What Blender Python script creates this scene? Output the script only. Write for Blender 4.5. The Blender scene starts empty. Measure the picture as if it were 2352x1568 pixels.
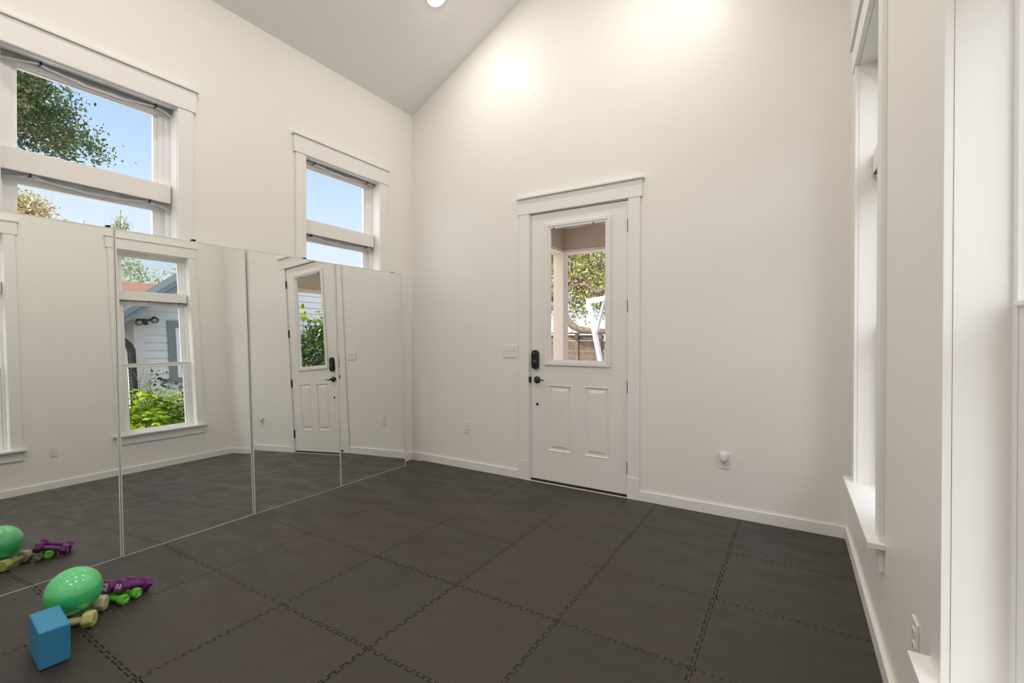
import bpy, bmesh, math, random
from mathutils import Vector, Matrix
random.seed(7)
sc = bpy.context.scene
COL = sc.collection

# ------------------------------------------------------------------ camera
F_PX, YAW, PITCH, ROLL = 1065.45, 0.5519, 0.006, 0.0017
CAM = Vector((3.6133, -3.7708, 1.3279))
cd = bpy.data.cameras.new('camera'); cam = bpy.data.objects.new('camera', cd); COL.objects.link(cam)
cd.sensor_fit = 'HORIZONTAL'; cd.sensor_width = 36.0; cd.lens = F_PX / 2352 * 36.0
cd.clip_start = 0.02; cd.clip_end = 300
fwd = Vector((-math.sin(YAW) * math.cos(PITCH), math.cos(YAW) * math.cos(PITCH), -math.sin(PITCH)))
rt = Vector((math.cos(YAW), math.sin(YAW), 0)); up = rt.cross(fwd)
c_, s_ = math.cos(ROLL), math.sin(ROLL)
r2 = c_ * rt + s_ * up; u2 = -s_ * rt + c_ * up
M = Matrix((r2, u2, -fwd)).transposed().to_4x4(); M.translation = CAM
cam.matrix_world = M
sc.camera = cam

# ------------------------------------------------------------------ light, sky, exposure
sc.view_settings.view_transform = 'Standard'
sc.view_settings.look = 'None'
sc.view_settings.gamma = 1.0
sc.view_settings.use_curve_mapping = False
sc.view_settings.exposure = 0.14

LAMP = 330.0        # radiance of the ceiling lamp lenses; the pair by the door wall is dimmed
LAMP_DIM = 200.0
world = bpy.data.worlds.new('sky'); sc.world = world; world.use_nodes = True
nt = world.node_tree; nt.nodes.clear()
wo = nt.nodes.new('ShaderNodeOutputWorld'); bg = nt.nodes.new('ShaderNodeBackground')
tc = nt.nodes.new('ShaderNodeTexCoord'); sx = nt.nodes.new('ShaderNodeSeparateXYZ')
rp = nt.nodes.new('ShaderNodeValToRGB')
nt.links.new(tc.outputs['Generated'], sx.inputs[0]); nt.links.new(sx.outputs['Z'], rp.inputs[0])
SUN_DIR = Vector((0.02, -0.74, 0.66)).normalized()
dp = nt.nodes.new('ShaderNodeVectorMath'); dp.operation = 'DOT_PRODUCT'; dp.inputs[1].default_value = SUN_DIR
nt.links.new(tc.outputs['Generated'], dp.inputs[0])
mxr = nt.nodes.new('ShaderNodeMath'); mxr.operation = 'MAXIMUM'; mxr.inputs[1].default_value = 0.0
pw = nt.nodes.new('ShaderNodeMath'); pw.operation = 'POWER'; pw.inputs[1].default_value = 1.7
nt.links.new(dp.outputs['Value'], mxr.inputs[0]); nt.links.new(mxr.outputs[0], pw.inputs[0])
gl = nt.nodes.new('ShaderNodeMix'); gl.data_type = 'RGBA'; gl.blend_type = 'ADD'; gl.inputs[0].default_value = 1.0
sca = nt.nodes.new('ShaderNodeVectorMath'); sca.operation = 'SCALE'; sca.inputs[0].default_value = (4.3, 4.15, 4.0)   # wide sky glow out of view, added to brighten window recesses and outdoors
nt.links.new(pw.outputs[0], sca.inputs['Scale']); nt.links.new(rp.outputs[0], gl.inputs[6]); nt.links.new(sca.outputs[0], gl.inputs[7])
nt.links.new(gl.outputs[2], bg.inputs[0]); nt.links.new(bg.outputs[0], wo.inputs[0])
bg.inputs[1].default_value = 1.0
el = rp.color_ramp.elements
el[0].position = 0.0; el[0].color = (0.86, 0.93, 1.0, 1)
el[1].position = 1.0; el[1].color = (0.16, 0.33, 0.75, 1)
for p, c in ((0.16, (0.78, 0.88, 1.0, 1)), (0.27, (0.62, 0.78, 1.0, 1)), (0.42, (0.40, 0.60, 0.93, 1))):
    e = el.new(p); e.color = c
sd = bpy.data.lights.new('sun', 'SUN'); sd.energy = 4.2; sd.angle = 0.012; sd.color = (1.0, 0.92, 0.78)
sun = bpy.data.objects.new('sun', sd); COL.objects.link(sun)
sun.rotation_euler = SUN_DIR.to_track_quat('Z', 'Y').to_euler()

# ------------------------------------------------------------------ materials
def mat(name, col, rough=0.5, metal=0.0, spec=0.5, noise=None, bump=None, emit=None, trans=0.0, coat=0.0, island=None):
    m = bpy.data.materials.new(name); m.use_nodes = True
    n = m.node_tree; b = n.nodes['Principled BSDF']
    b.inputs['Base Color'].default_value = (*col, 1); b.inputs['Roughness'].default_value = rough
    b.inputs['Metallic'].default_value = metal; b.inputs['Specular IOR Level'].default_value = spec
    b.inputs['Coat Weight'].default_value = coat
    tcn = n.nodes.new('ShaderNodeTexCoord')
    if emit:
        b.inputs['Emission Color'].default_value = (*emit[0], 1); b.inputs['Emission Strength'].default_value = emit[1]
    if noise:   # (scale, amount, second colour)
        t = n.nodes.new('ShaderNodeTexNoise'); t.inputs['Scale'].default_value = noise[0]; t.inputs['Detail'].default_value = 5
        mx = n.nodes.new('ShaderNodeMix'); mx.data_type = 'RGBA'
        mx.inputs[6].default_value = (*col, 1); mx.inputs[7].default_value = (*noise[2], 1)
        rr = n.nodes.new('ShaderNodeMapRange'); rr.inputs[1].default_value = 0.35; rr.inputs[2].default_value = 0.65
        rr.inputs[4].default_value = noise[1]
        n.links.new(tcn.outputs['Object'], t.inputs[0]); n.links.new(t.outputs[0], rr.inputs[0])
        n.links.new(rr.outputs[0], mx.inputs[0]); n.links.new(mx.outputs[2], b.inputs['Base Color'])
    if island:  # list of colours picked per leaf
        g = n.nodes.new('ShaderNodeNewGeometry'); r = n.nodes.new('ShaderNodeValToRGB')
        r.color_ramp.elements[0].color = (*island[0], 1); r.color_ramp.elements[1].color = (*island[-1], 1)
        for i, c in enumerate(island[1:-1]):
            e = r.color_ramp.elements.new((i + 1) / (len(island) - 1)); e.color = (*c, 1)
        n.links.new(g.outputs['Random Per Island'], r.inputs[0]); n.links.new(r.outputs[0], b.inputs['Base Color'])
        tr = n.nodes.new('ShaderNodeBsdfTranslucent'); ms = n.nodes.new('ShaderNodeMixShader'); ms.inputs[0].default_value = 0.4
        n.links.new(r.outputs[0], tr.inputs[0]); n.links.new(b.outputs[0], ms.inputs[1]); n.links.new(tr.outputs[0], ms.inputs[2])
        n.links.new(ms.outputs[0], n.nodes['Material Output'].inputs[0])
    if bump:    # (scale, strength)
        t = n.nodes.new('ShaderNodeTexNoise'); t.inputs['Scale'].default_value = bump[0]; t.inputs['Detail'].default_value = 3
        bp = n.nodes.new('ShaderNodeBump'); bp.inputs['Strength'].default_value = bump[1]; bp.inputs['Distance'].default_value = 0.002
        n.links.new(tcn.outputs['Object'], t.inputs[0]); n.links.new(t.outputs[0], bp.inputs['Height']); n.links.new(bp.outputs[0], b.inputs['Normal'])
    return m

WALL = mat('wall_paint', (0.90, 0.875, 0.84), 0.36, spec=0.15, bump=(60, 0.05))
CEIL = mat('ceiling_paint', (0.93, 0.915, 0.90), 0.8, spec=0.2, bump=(90, 0.06))
TRIM = mat('trim_paint', (0.89, 0.87, 0.85), 0.38, spec=0.4)
DOORP = mat('door_paint', (0.875, 0.85, 0.825), 0.36, spec=0.4)
VINYL = mat('window_vinyl', (0.93, 0.93, 0.93), 0.35)
PLATE = mat('plate_plastic', (0.86, 0.84, 0.80), 0.3)
SLOT = mat('dark_slot', (0.05, 0.05, 0.05), 0.5)
BLACK = mat('black_metal', (0.012, 0.012, 0.013), 0.32, spec=0.5)
BLACKP = mat('black_rubber', (0.02, 0.02, 0.02), 0.55)
ALU = mat('mirror_frame_metal', (0.74, 0.73, 0.71), 0.35, metal=0.35)
SHADE = mat('shade_fabric', (0.9, 0.9, 0.9), 0.8, island=[(0.88, 0.88, 0.88), (0.93, 0.93, 0.93)])
WOOD = mat('wood_floor', (0.11, 0.055, 0.035), 0.4, noise=(9, 0.7, (0.06, 0.032, 0.02)))
BRONZE = mat('threshold_bronze', (0.03, 0.018, 0.012), 0.45)
SILVER = mat('threshold_metal', (0.6, 0.57, 0.53), 0.4)
WHITEP = mat('white_plastic', (0.9, 0.89, 0.86), 0.25)
FROST_DIM = mat('lamp_lens_dimmed', (0.9, 0.9, 0.9), 0.4, emit=((1.0, 0.95, 0.875), LAMP_DIM))
FROST = mat('lamp_lens', (0.9, 0.9, 0.9), 0.4, emit=((1.0, 0.95, 0.875), LAMP))

def foam():
    m = bpy.data.materials.new('foam_mat'); m.use_nodes = True; n = m.node_tree; b = n.nodes['Principled BSDF']
    b.inputs['Specular IOR Level'].default_value = 0.5
    tcn = n.nodes.new('ShaderNodeTexCoord'); gm = n.nodes.new('ShaderNodeNewGeometry')
    oi = n.nodes.new('ShaderNodeObjectInfo')
    t = n.nodes.new('ShaderNodeTexNoise'); t.inputs['Scale'].default_value = 3.0; t.inputs['Detail'].default_value = 6
    mp = n.nodes.new('ShaderNodeMapping'); mp.inputs['Scale'].default_value = (1.0, 2.4, 1)
    n.links.new(gm.outputs['Position'], mp.inputs[0]); n.links.new(mp.outputs[0], t.inputs[0])
    mx = n.nodes.new('ShaderNodeMix'); mx.data_type = 'RGBA'
    mx.inputs[6].default_value = (0.034, 0.0255, 0.020, 1); mx.inputs[7].default_value = (0.050, 0.039, 0.032, 1)
    n.links.new(t.outputs[0], mx.inputs[0])
    hv = n.nodes.new('ShaderNodeHueSaturation'); mr = n.nodes.new('ShaderNodeMapRange')
    mr.inputs[3].default_value = 0.88; mr.inputs[4].default_value = 1.12
    n.links.new(oi.outputs['Random'], mr.inputs[0]); n.links.new(mr.outputs[0], hv.inputs['Value']); n.links.new(mx.outputs[2], hv.inputs['Color'])
    n.links.new(hv.outputs[0], b.inputs['Base Color'])
    r2_ = n.nodes.new('ShaderNodeMapRange'); r2_.inputs[1].default_value = 0.35; r2_.inputs[2].default_value = 0.65
    r2_.inputs[3].default_value = 0.30; r2_.inputs[4].default_value = 0.48
    n.links.new(t.outputs[0], r2_.inputs[0]); n.links.new(r2_.outputs[0], b.inputs['Roughness'])
    # fine cross-hatched embossing
    mp2 = n.nodes.new('ShaderNodeMapping'); mp2.inputs['Rotation'].default_value = (0, 0, 0.785); mp2.inputs['Scale'].default_value = (1000, 1000, 1000)
    n.links.new(gm.outputs['Position'], mp2.inputs[0])
    s = n.nodes.new('ShaderNodeSeparateXYZ'); n.links.new(mp2.outputs[0], s.inputs[0])
    a1 = n.nodes.new('ShaderNodeMath'); a1.operation = 'SINE'; a2 = n.nodes.new('ShaderNodeMath'); a2.operation = 'SINE'
    n.links.new(s.outputs[0], a1.inputs[0]); n.links.new(s.outputs[1], a2.inputs[0])
    mu = n.nodes.new('ShaderNodeMath'); mu.operation = 'MULTIPLY'; n.links.new(a1.outputs[0], mu.inputs[0]); n.links.new(a2.outputs[0], mu.inputs[1])
    bp = n.nodes.new('ShaderNodeBump'); bp.inputs['Strength'].default_value = 0.5; bp.inputs['Distance'].default_value = 0.0008
    n.links.new(mu.outputs[0], bp.inputs['Height']); n.links.new(bp.outputs[0], b.inputs['Normal'])
    return m
FOAM = foam()

def glass():
    m = bpy.data.materials.new('window_glass'); m.use_nodes = True; n = m.node_tree; n.nodes.remove(n.nodes['Principled BSDF'])
    t = n.nodes.new('ShaderNodeBsdfTransparent'); t.inputs[0].default_value = (0.96, 0.975, 0.97, 1)
    g = n.nodes.new('ShaderNodeBsdfGlossy'); g.inputs['Roughness'].default_value = 0.0
    fr = n.nodes.new('ShaderNodeFresnel'); fr.inputs[0].default_value = 1.3
    mx = n.nodes.new('ShaderNodeMixShader')
    gb = n.nodes.new('ShaderNodeNewGeometry'); iv = n.nodes.new('ShaderNodeMath'); iv.operation = 'SUBTRACT'; iv.inputs[0].default_value = 1.0
    ml = n.nodes.new('ShaderNodeMath'); ml.operation = 'MULTIPLY'
    n.links.new(gb.outputs['Backfacing'], iv.inputs[1]); n.links.new(iv.outputs[0], ml.inputs[0]); n.links.new(fr.outputs[0], ml.inputs[1])
    n.links.new(ml.outputs[0], mx.inputs[0]); n.links.new(t.outputs[0], mx.inputs[1]); n.links.new(g.outputs[0], mx.inputs[2])
    n.links.new(mx.outputs[0], n.nodes['Material Output'].inputs[0])
    return m
GLASS = glass()
def mirror_mat():
    m = bpy.data.materials.new('mirror_silver'); m.use_nodes = True; n = m.node_tree; n.nodes.remove(n.nodes['Principled BSDF'])
    g = n.nodes.new('ShaderNodeBsdfGlossy'); g.inputs['Roughness'].default_value = 0.0; g.inputs['Color'].default_value = (0.86, 0.875, 0.85, 1)
    n.links.new(g.outputs[0], n.nodes['Material Output'].inputs[0]); return m
MIRROR = mirror_mat()

# ------------------------------------------------------------------ mesh helpers
ident = lambda x, y, z: (x, y, z)
class MB:
    def __init__(s, T=ident): s.v = []; s.f = []; s.T = T
    def add(s, vs, fs):
        o = len(s.v); s.v += [s.T(*p) for p in vs]; s.f += [tuple(i + o for i in f) for f in fs]; return s
    def box(s, x0, x1, y0, y1, z0, z1):
        return s.add([(x0,y0,z0),(x1,y0,z0),(x1,y1,z0),(x0,y1,z0),(x0,y0,z1),(x1,y0,z1),(x1,y1,z1),(x0,y1,z1)],
                     [(0,3,2,1),(4,5,6,7),(0,1,5,4),(1,2,6,5),(2,3,7,6),(3,0,4,7)])
    def prism(s, poly, z0, z1, ax='z'):
        n = len(poly)
        def q(a, b, c): return {'z': (a, b, c), 'y': (a, c, b), 'x': (c, a, b)}[ax]
        return s.add([q(a, b, z0) for a, b in poly] + [q(a, b, z1) for a, b in poly],
                     [tuple(range(n))[::-1], tuple(range(n, 2*n))] + [(i, (i+1) % n, n+(i+1) % n, n+i) for i in range(n)])
    def tube(s, pts, rad, seg=10):
        pts = [Vector(p) for p in pts]; rs = rad if isinstance(rad, (list, tuple)) else [rad]*len(pts)
        rings = []; ref = Vector((0.13, 0.2, 0.97)); n = None
        for i, p in enumerate(pts):
            d = (pts[min(i+1, len(pts)-1)] - pts[max(i-1, 0)]).normalized()
            n = (ref - d * ref.dot(d)).normalized() if n is None else (n - d * n.dot(d)).normalized()
            b = d.cross(n)
            rings.append([p + rs[i]*(math.cos(a)*n + math.sin(a)*b) for a in [2*math.pi*k/seg for k in range(seg)]])
        vs = [tuple(v) for r in rings for v in r]; fs = []
        for i in range(len(rings)-1):
            for k in range(seg):
                fs.append((i*seg+k, i*seg+(k+1) % seg, (i+1)*seg+(k+1) % seg, (i+1)*seg+k))
        fs += [tuple(range(seg))[::-1], tuple(range((len(rings)-1)*seg, len(rings)*seg))]
        return s.add(vs, fs)
    def lathe(s, prof, seg=24, X=ident):   # prof: (r, h) list, spun about local z then mapped by X
        vs = []; fs = []
        for r, h in prof:
            vs += [X(r*math.cos(2*math.pi*k/seg), r*math.sin(2*math.pi*k/seg), h) for k in range(seg)]
        m = len(prof)
        for i in range(m-1):
            for k in range(seg): fs.append((i*seg+k, i*seg+(k+1) % seg, (i+1)*seg+(k+1) % seg, (i+1)*seg+k))
        fs += [tuple(range(seg))[::-1], tuple(range((m-1)*seg, m*seg))]
        return s.add(vs, fs)
    def build(s, name, m, parent=None, bevel=0.0, smooth=False, segs=2, fix=True):
        me = bpy.data.meshes.new(name); me.from_pydata(s.v, [], s.f); me.materials.append(m)
        if fix or bevel:
            bm = bmesh.new(); bm.from_mesh(me)
            if fix: bmesh.ops.recalc_face_normals(bm, faces=bm.faces)
            if bevel:
                ed = [e for e in bm.edges if len(e.link_faces) == 2 and e.calc_face_angle(0) > 0.5]
                bmesh.ops.bevel(bm, geom=ed, offset=bevel, segments=segs, affect='EDGES', profile=0.5, clamp_overlap=True)
            bm.to_mesh(me); bm.free()
        if smooth:
            for p in me.polygons: p.use_smooth = True
        o = bpy.data.objects.new(name, me); COL.objects.link(o)
        if parent: o.parent = parent
        return o
def empty(name, loc=(0, 0, 0), rz=0.0):
    o = bpy.data.objects.new(name, None); COL.objects.link(o); o.location = loc; o.rotation_euler = (0, 0, rz); o.empty_display_size = 0.1
    return o
def tag(o, label, cat, group=None, kind=None):
    o['label'] = label; o['category'] = cat
    if group: o['group'] = group
    if kind: o['kind'] = kind
    return o
def struct(o, label=None, cat=None):
    o['kind'] = 'structure'
    if label: o['label'] = label
    if cat: o['category'] = cat
    return o
def copy_tree(o, parent=None):
    c = o.copy(); COL.objects.link(c)
    if parent: c.parent = parent
    for ch in list(o.children): copy_tree(ch, c)
    return c
def text_mesh(body, size, name, m, parent, mtx, depth=0.0006):
    cu = bpy.data.curves.new(name, 'FONT'); cu.body = body; cu.size = size; cu.align_x = 'CENTER'; cu.align_y = 'CENTER'; cu.extrude = depth; cu.offset = size*0.012
    t = bpy.data.objects.new('t', cu); COL.objects.link(t)
    me = bpy.data.meshes.new_from_object(t); bpy.data.objects.remove(t)
    me.materials.clear(); me.materials.append(m); me.transform(mtx)
    o = bpy.data.objects.new(name, me); COL.objects.link(o); o.parent = parent
    return o

# ------------------------------------------------------------------ room shell
W, KR = 3.904, 0.0085        # room width at the door wall; the right wall runs very slightly out of square
H, SL = 3.763, 0.5384        # eave height and roof slope
RX, RZ = W/2, H + SL*W/2
YB = -6.3                    # wall behind the camera
TH = 0.17
LEFT = lambda u, d, z: (-d, u, z)
RIGHT = lambda u, d, z: (W + d - KR*u, u, z)

def wall_pieces(mb, u0, u1, z0, z1, holes, d0, d1):
    us = sorted({u0, u1, *[h[0] for h in holes], *[h[1] for h in holes]})
    for a, b in zip(us[:-1], us[1:]):
        hs = sorted([h for h in holes if h[0] <= a + 1e-6 and h[1] >= b - 1e-6], key=lambda h: h[2]); z = z0
        for h in hs:
            if h[2] > z: mb.box(a, b, d0, d1, z, h[2])
            z = h[3]
        if z < z1: mb.box(a, b, d0, d1, z, z1)
WZ0, WZ1 = 0.49, 2.90
OPL = [(-1.301, -0.475), (-3.095, -2.269)]
OPR = [(-1.290, -0.462), (-3.125, -2.300)]
ZF = -0.3
mb = MB(LEFT); wall_pieces(mb, YB-TH, TH, ZF, H, [(a, b, WZ0, WZ1) for a, b in OPL], 0, TH); struct(mb.build('wall_left', WALL))
mb = MB(RIGHT); wall_pieces(mb, YB-TH, TH, ZF, H, [(a, b, WZ0, WZ1) for a, b in OPR], 0, TH); struct(mb.build('wall_right', WALL))
DL, DR, DZ0, DZ1 = 1.503, 2.417, 0.036, 2.474
mb = MB(lambda u, d, z: (u, d, z)); wall_pieces(mb, 0, W, ZF, H, [(DL-0.018, DR+0.018, -0.02, DZ1+0.018)], 0, TH)
mb.prism([(0, H), (W, H), (RX, RZ)], 0, TH, 'y'); struct(mb.build('wall_back', WALL))
mb = MB(); mb.box(0, W+0.06, YB-TH, YB, ZF, H).prism([(0, H), (W+0.05, H), (RX, RZ)], YB-TH, YB, 'y'); struct(mb.build('wall_front', WALL))
mb = MB()
ov = 0.4
mb.prism([(-ov, H-ov*SL), (RX, RZ), (W+0.22, H-0.22*SL), (W+0.22, H-0.22*SL+0.2), (RX, RZ+0.2), (-ov, H-ov*SL+0.2)], YB-TH-0.3, TH+0.25, 'y')
struct(mb.build('ceiling', CEIL))
mb = MB(); mb.box(-TH, W+TH+0.05, YB-TH, TH, -0.2, 0.0); struct(mb.build('floor', WOOD))

# baseboards
BH = 0.0875
mb = MB(LEFT); mb.box(YB, 0, -0.014, 0, 0, BH); struct(mb.build('baseboard_left', TRIM, bevel=0.002))
mb = MB(RIGHT); mb.box(YB, 0, -0.018, 0, 0, BH); struct(mb.build('baseboard_right', TRIM, bevel=0.002))
mb = MB(); mb.box(0.014, DL-0.118, -0.014, 0, 0, BH); mb.box(DR+0.1, W-0.018, -0.014, 0, 0, BH); struct(mb.build('baseboard_back', TRIM, bevel=0.002))

# ------------------------------------------------------------------ windows
def ring(mb, u0, u1, d0, d1, z0, z1, w, wt=None, wb=None):
    wt = w if wt is None else wt; wb = w if wb is None else wb
    mb.box(u0, u0+w, d0, d1, z0, z1); mb.box(u1-w, u1, d0, d1, z0, z1)
    mb.box(u0+w, u1-w, d0, d1, z1-wt, z1); mb.box(u0+w, u1-w, d0, d1, z0, z0+wb)
def make_window(n, T, u0, u1, side_label):
    e = empty('window_%d' % n, T((u0+u1)/2, 0, 0)); struct(e)
    inv = e.location.copy()
    TT = lambda u, d, z: tuple(Vector(T(u, d, z)) - inv)
    def part(name, m, fn, bevel=0.0, par=e):
        mb = MB(TT); fn(mb); return mb.build(name, m, par, bevel=bevel)
    cw = 0.094
    for a, b in ((u0-cw, u0), (u1, u1+cw)):
        part('casing', TRIM, lambda mb: mb.box(a, b, -0.018, 0, 0.505, 2.90), 0.0015)
    part('head_casing', TRIM, lambda mb: mb.box(u0-cw-0.018, u1+cw+0.018, -0.024, 0, 2.90, 3.042), 0.0015)
    part('cap', TRIM, lambda mb: mb.box(u0-cw-0.032, u1+cw+0.032, -0.038, 0, 3.042, 3.060), 0.0015)
    part('sill', TRIM, lambda mb: (mb.box(u0-cw-0.03, u1+cw+0.03, -0.058, 0, 0.482, 0.505), mb.box(u0, u1, -0.001, 0.12, 0.490, 0.505)), 0.002)
    part('apron', TRIM, lambda mb: mb.box(u0-cw, u1+cw, -0.018, 0, 0.383, 0.482), 0.0015)
    part('jamb', TRIM, lambda mb: (mb.box(u0, u0+0.003, 0, 0.10, 0.505, 2.90), mb.box(u1-0.003, u1, 0, 0.10, 0.505, 2.90), mb.box(u0+.003, u1-.003, 0, 0.10, 2.894, 2.90)))
    part('mullion', TRIM, lambda mb: mb.box(u0+0.012, u1-0.012, 0.062, TH, 2.252, 2.375), 0.002)
    # fixed transom
    def tr(mb):
        ring(mb, u0, u1, 0.098, TH, 2.375, 2.90, 0.034, wb=0.001)
        ring(mb, u0+0.034, u1-0.034, 0.110, 0.155, 2.375, 2.866, 0.030, wt=0.012, wb=0.001)
        ring(mb, u0+0.064, u1-0.064, 0.124, 0.145, 2.376, 2.854, 0.026, wt=0.012, wb=0.012)
    t = part('transom_frame', VINYL, tr, 0.0015)
    part('pane', GLASS, lambda mb: mb.box(u0+0.08, u1-0.08, 0.132, 0.136, 2.38, 2.85), 0, t)
    # double hung unit
    def fr(mb):
        ring(mb, u0, u1, 0.098, TH, 0.495, 2.252, 0.028, wt=0.02)
        ring(mb, u0+0.028, u1-0.028, 0.124, 0.130, 0.5, 2.232, 0.012, wt=0.008)
    part('frame', VINYL, fr, 0.0015)
    def us(mb): ring(mb, u0+0.034, u1-0.034, 0.130, 0.158, 1.365, 2.236, 0.058, wt=0.040, wb=0.045)
    s = part('upper_sash', VINYL, us, 0.002)
    part('pane', GLASS, lambda mb: mb.box(u0+0.08, u1-0.08, 0.143, 0.147, 1.39, 2.21), 0, s)
    def ls(mb):
        ring(mb, u0+0.030, u1-0.030, 0.100, 0.128, 0.505, 1.412, 0.062, wt=0.048, wb=0.046)
        mb.box(u0+0.03, u1-0.03, 0.092, 0.104, 1.400, 1.412)
    s = part('lower_sash', VINYL, ls, 0.002)
    part('pane', GLASS, lambda mb: mb.box(u0+0.08, u1-0.08, 0.112, 0.116, 0.54, 1.38), 0, s)
    part('latch', VINYL, lambda mb: (mb.box((u0+u1)/2-0.03, (u0+u1)/2+0.03, 0.098, 0.122, 1.412, 1.422), mb.box((u0+u1)/2-0.008, (u0+u1)/2+0.035, 0.092, 0.106, 1.422, 1.430)), 0.002, s)
    return e
make_window(1, LEFT, *OPL[0], ''); make_window(2, LEFT, *OPL[1], '')
make_window(3, RIGHT, *OPR[0], ''); make_window(4, RIGHT, *OPR[1], '')

def pleated_shade(T, u0, u1, dc, ztop, clips, label, hm=0.036, he=0.040, name='pleated_shade', hd=0.016):
    """paper pleated shade gathered up under a head and held by clips"""
    org = Vector(T((u0+u1)/2, dc, ztop))
    e = empty(name, org); tag(e, label, 'window shade', 'gathered pleated window shades')
    N = 48; rows = 13; mb = MB(lambda u, d, z: tuple(Vector(T(u, d, z)) - org))
    def hh(u):
        ks = [u0] + list(clips) + [u1]
        for a, b in zip(ks[:-1], ks[1:]):
            if a - 1e-6 <= u <= b + 1e-6:
                t = (u-a)/(b-a)
                if a == u0 and b in clips: return 0.012 + (he-0.012)*(1-t)
                if b == u1 and a in clips: return 0.012 + (he-0.012)*t
                return 0.012 + (hm-0.012)*math.sin(math.pi*t)**0.8
        return 0.012
    vs = []; fs = []
    for i in range(N+1):
        u = u0 + (u1-u0)*i/N; h = hh(u)
        wob = 0.004*math.sin(u*37+1.3)+0.003*math.sin(u*71)
        for j in range(rows):
            dd = hd*(1 if j % 2 else -1)*(0.85+0.15*math.sin(j*2.1)) + wob*(j/rows)
            vs.append((u, dc+dd, ztop - h*j/(rows-1)))
    for i in range(N):
        for j in range(rows-1):
            a = i*rows+j; fs.append((a, a+rows, a+rows+1, a+1))
    mb.add(vs, fs)
    # close it into a thin solid: headrail strip on top
    mb.box(u0, u1, dc-hd, dc+hd, ztop-0.003, ztop-0.0005)
    mb.build('fabric', SHADE, e, fix=False)
    for c in clips:
        k = MB(lambda u, d, z: tuple(Vector(T(u, d, z)) - org)); k.box(c-0.004, c+0.004, dc-hd-0.005, dc+hd+0.004, ztop-0.018, ztop-0.001)
        k.box(c-0.003, c+0.003, dc-hd-0.010, dc-hd-0.005, ztop-0.022, ztop-0.010)
        k.build('clip', BLACKP, e, bevel=0.001)
    return e
a, b = OPL[1]
pleated_shade(LEFT, a+0.008, b-0.008, 0.066, 2.8935, [a+0.17, b-0.10], 'white pleated shade bunched under the head of the larger left window', he=0.05, hm=0.042)
pleated_shade(LEFT, a+0.008, b-0.008, 0.082, 2.2515, [a+0.13, b-0.13], 'white pleated shade bunched under the crossbar of the larger left window', he=0.055, hm=0.044)
a, b = OPL[0]
pleated_shade(LEFT, a+0.008, b-0.008, 0.066, 2.8935, [a+0.13, b-0.10], 'white pleated shade bunched under the head of the left window nearest the corner', he=0.035)
pleated_shade(LEFT, a+0.008, b-0.008, 0.082, 2.2515, [a+0.11, b-0.10], 'white pleated shade bunched under the crossbar of the left window nearest the corner', he=0.06, hm=0.046)
a, b = OPR[0]
pleated_shade(RIGHT, a+0.008, b-0.008, 0.082, 2.2515, [b-0.10, (a+b)/2-0.06][::-1], 'white pleated shade under the crossbar of the window seen in the mirror', he=0.03, hm=0.03)

# ------------------------------------------------------------------ door
door = empty('door_1', ((DL+DR)/2, 0, 0)); struct(door, 'white half-glass entry door with two raised panels and black hardware', 'door')
def dpart(name, m, fn, bevel=0.0, par=None, smooth=False):
    mb = MB(lambda x, y, z: (x-(DL+DR)/2, y, z)); fn(mb); return mb.build(name, m, par or door, bevel=bevel, smooth=smooth)
for a, b in ((DL-0.118, DL-0.016), (DR+0.004, DR+0.102)):
    dpart('casing', TRIM, lambda mb: mb.box(a, b, -0.018, 0, 0.19, 2.486), 0.0015)
    dpart('plinth', TRIM, lambda mb: mb.box(a-0.001, b+0.001, -0.022, 0, 0.0, 0.192), 0.0015)
dpart('head_casing', TRIM, lambda mb: mb.box(DL-0.136, DR+0.120, -0.022, 0, 2.486, 2.627), 0.0015)
dpart('cap', TRIM, lambda mb: mb.box(DL-0.152, DR+0.136, -0.042, 0, 2.627, 2.645), 0.0015)
dpart('jamb', TRIM, lambda mb: (mb.box(DL-0.018, DL-0.004, 0, TH, 0, DZ1+0.016), mb.box(DR+0.004, DR+0.018, 0, TH, 0, DZ1+0.016), mb.box(DL-0.018, DR+0.018, 0, TH, DZ1+0.006, DZ1+0.018),
     mb.box(DL-0.004, DL+0.010, 0.052, 0.075, 0, DZ1), mb.box(DR-0.010, DR+0.004, 0.052, 0.075, 0, DZ1), mb.box(DL, DR, 0.052, 0.075, DZ1-0.010, DZ1+0.006)))
dpart('threshold', BRONZE, lambda mb: (mb.box(DL-0.004, DR+0.004, 0.0, TH, 0.0, 0.020), mb.box(DL, DR, -0.002, 0.03, 0.020, 0.034)))
dpart('threshold_edge', SILVER, lambda mb: mb.box(DL-0.014, DR+0.002, -0.024, 0.002, 0.0, 0.016), 0.001)
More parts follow.
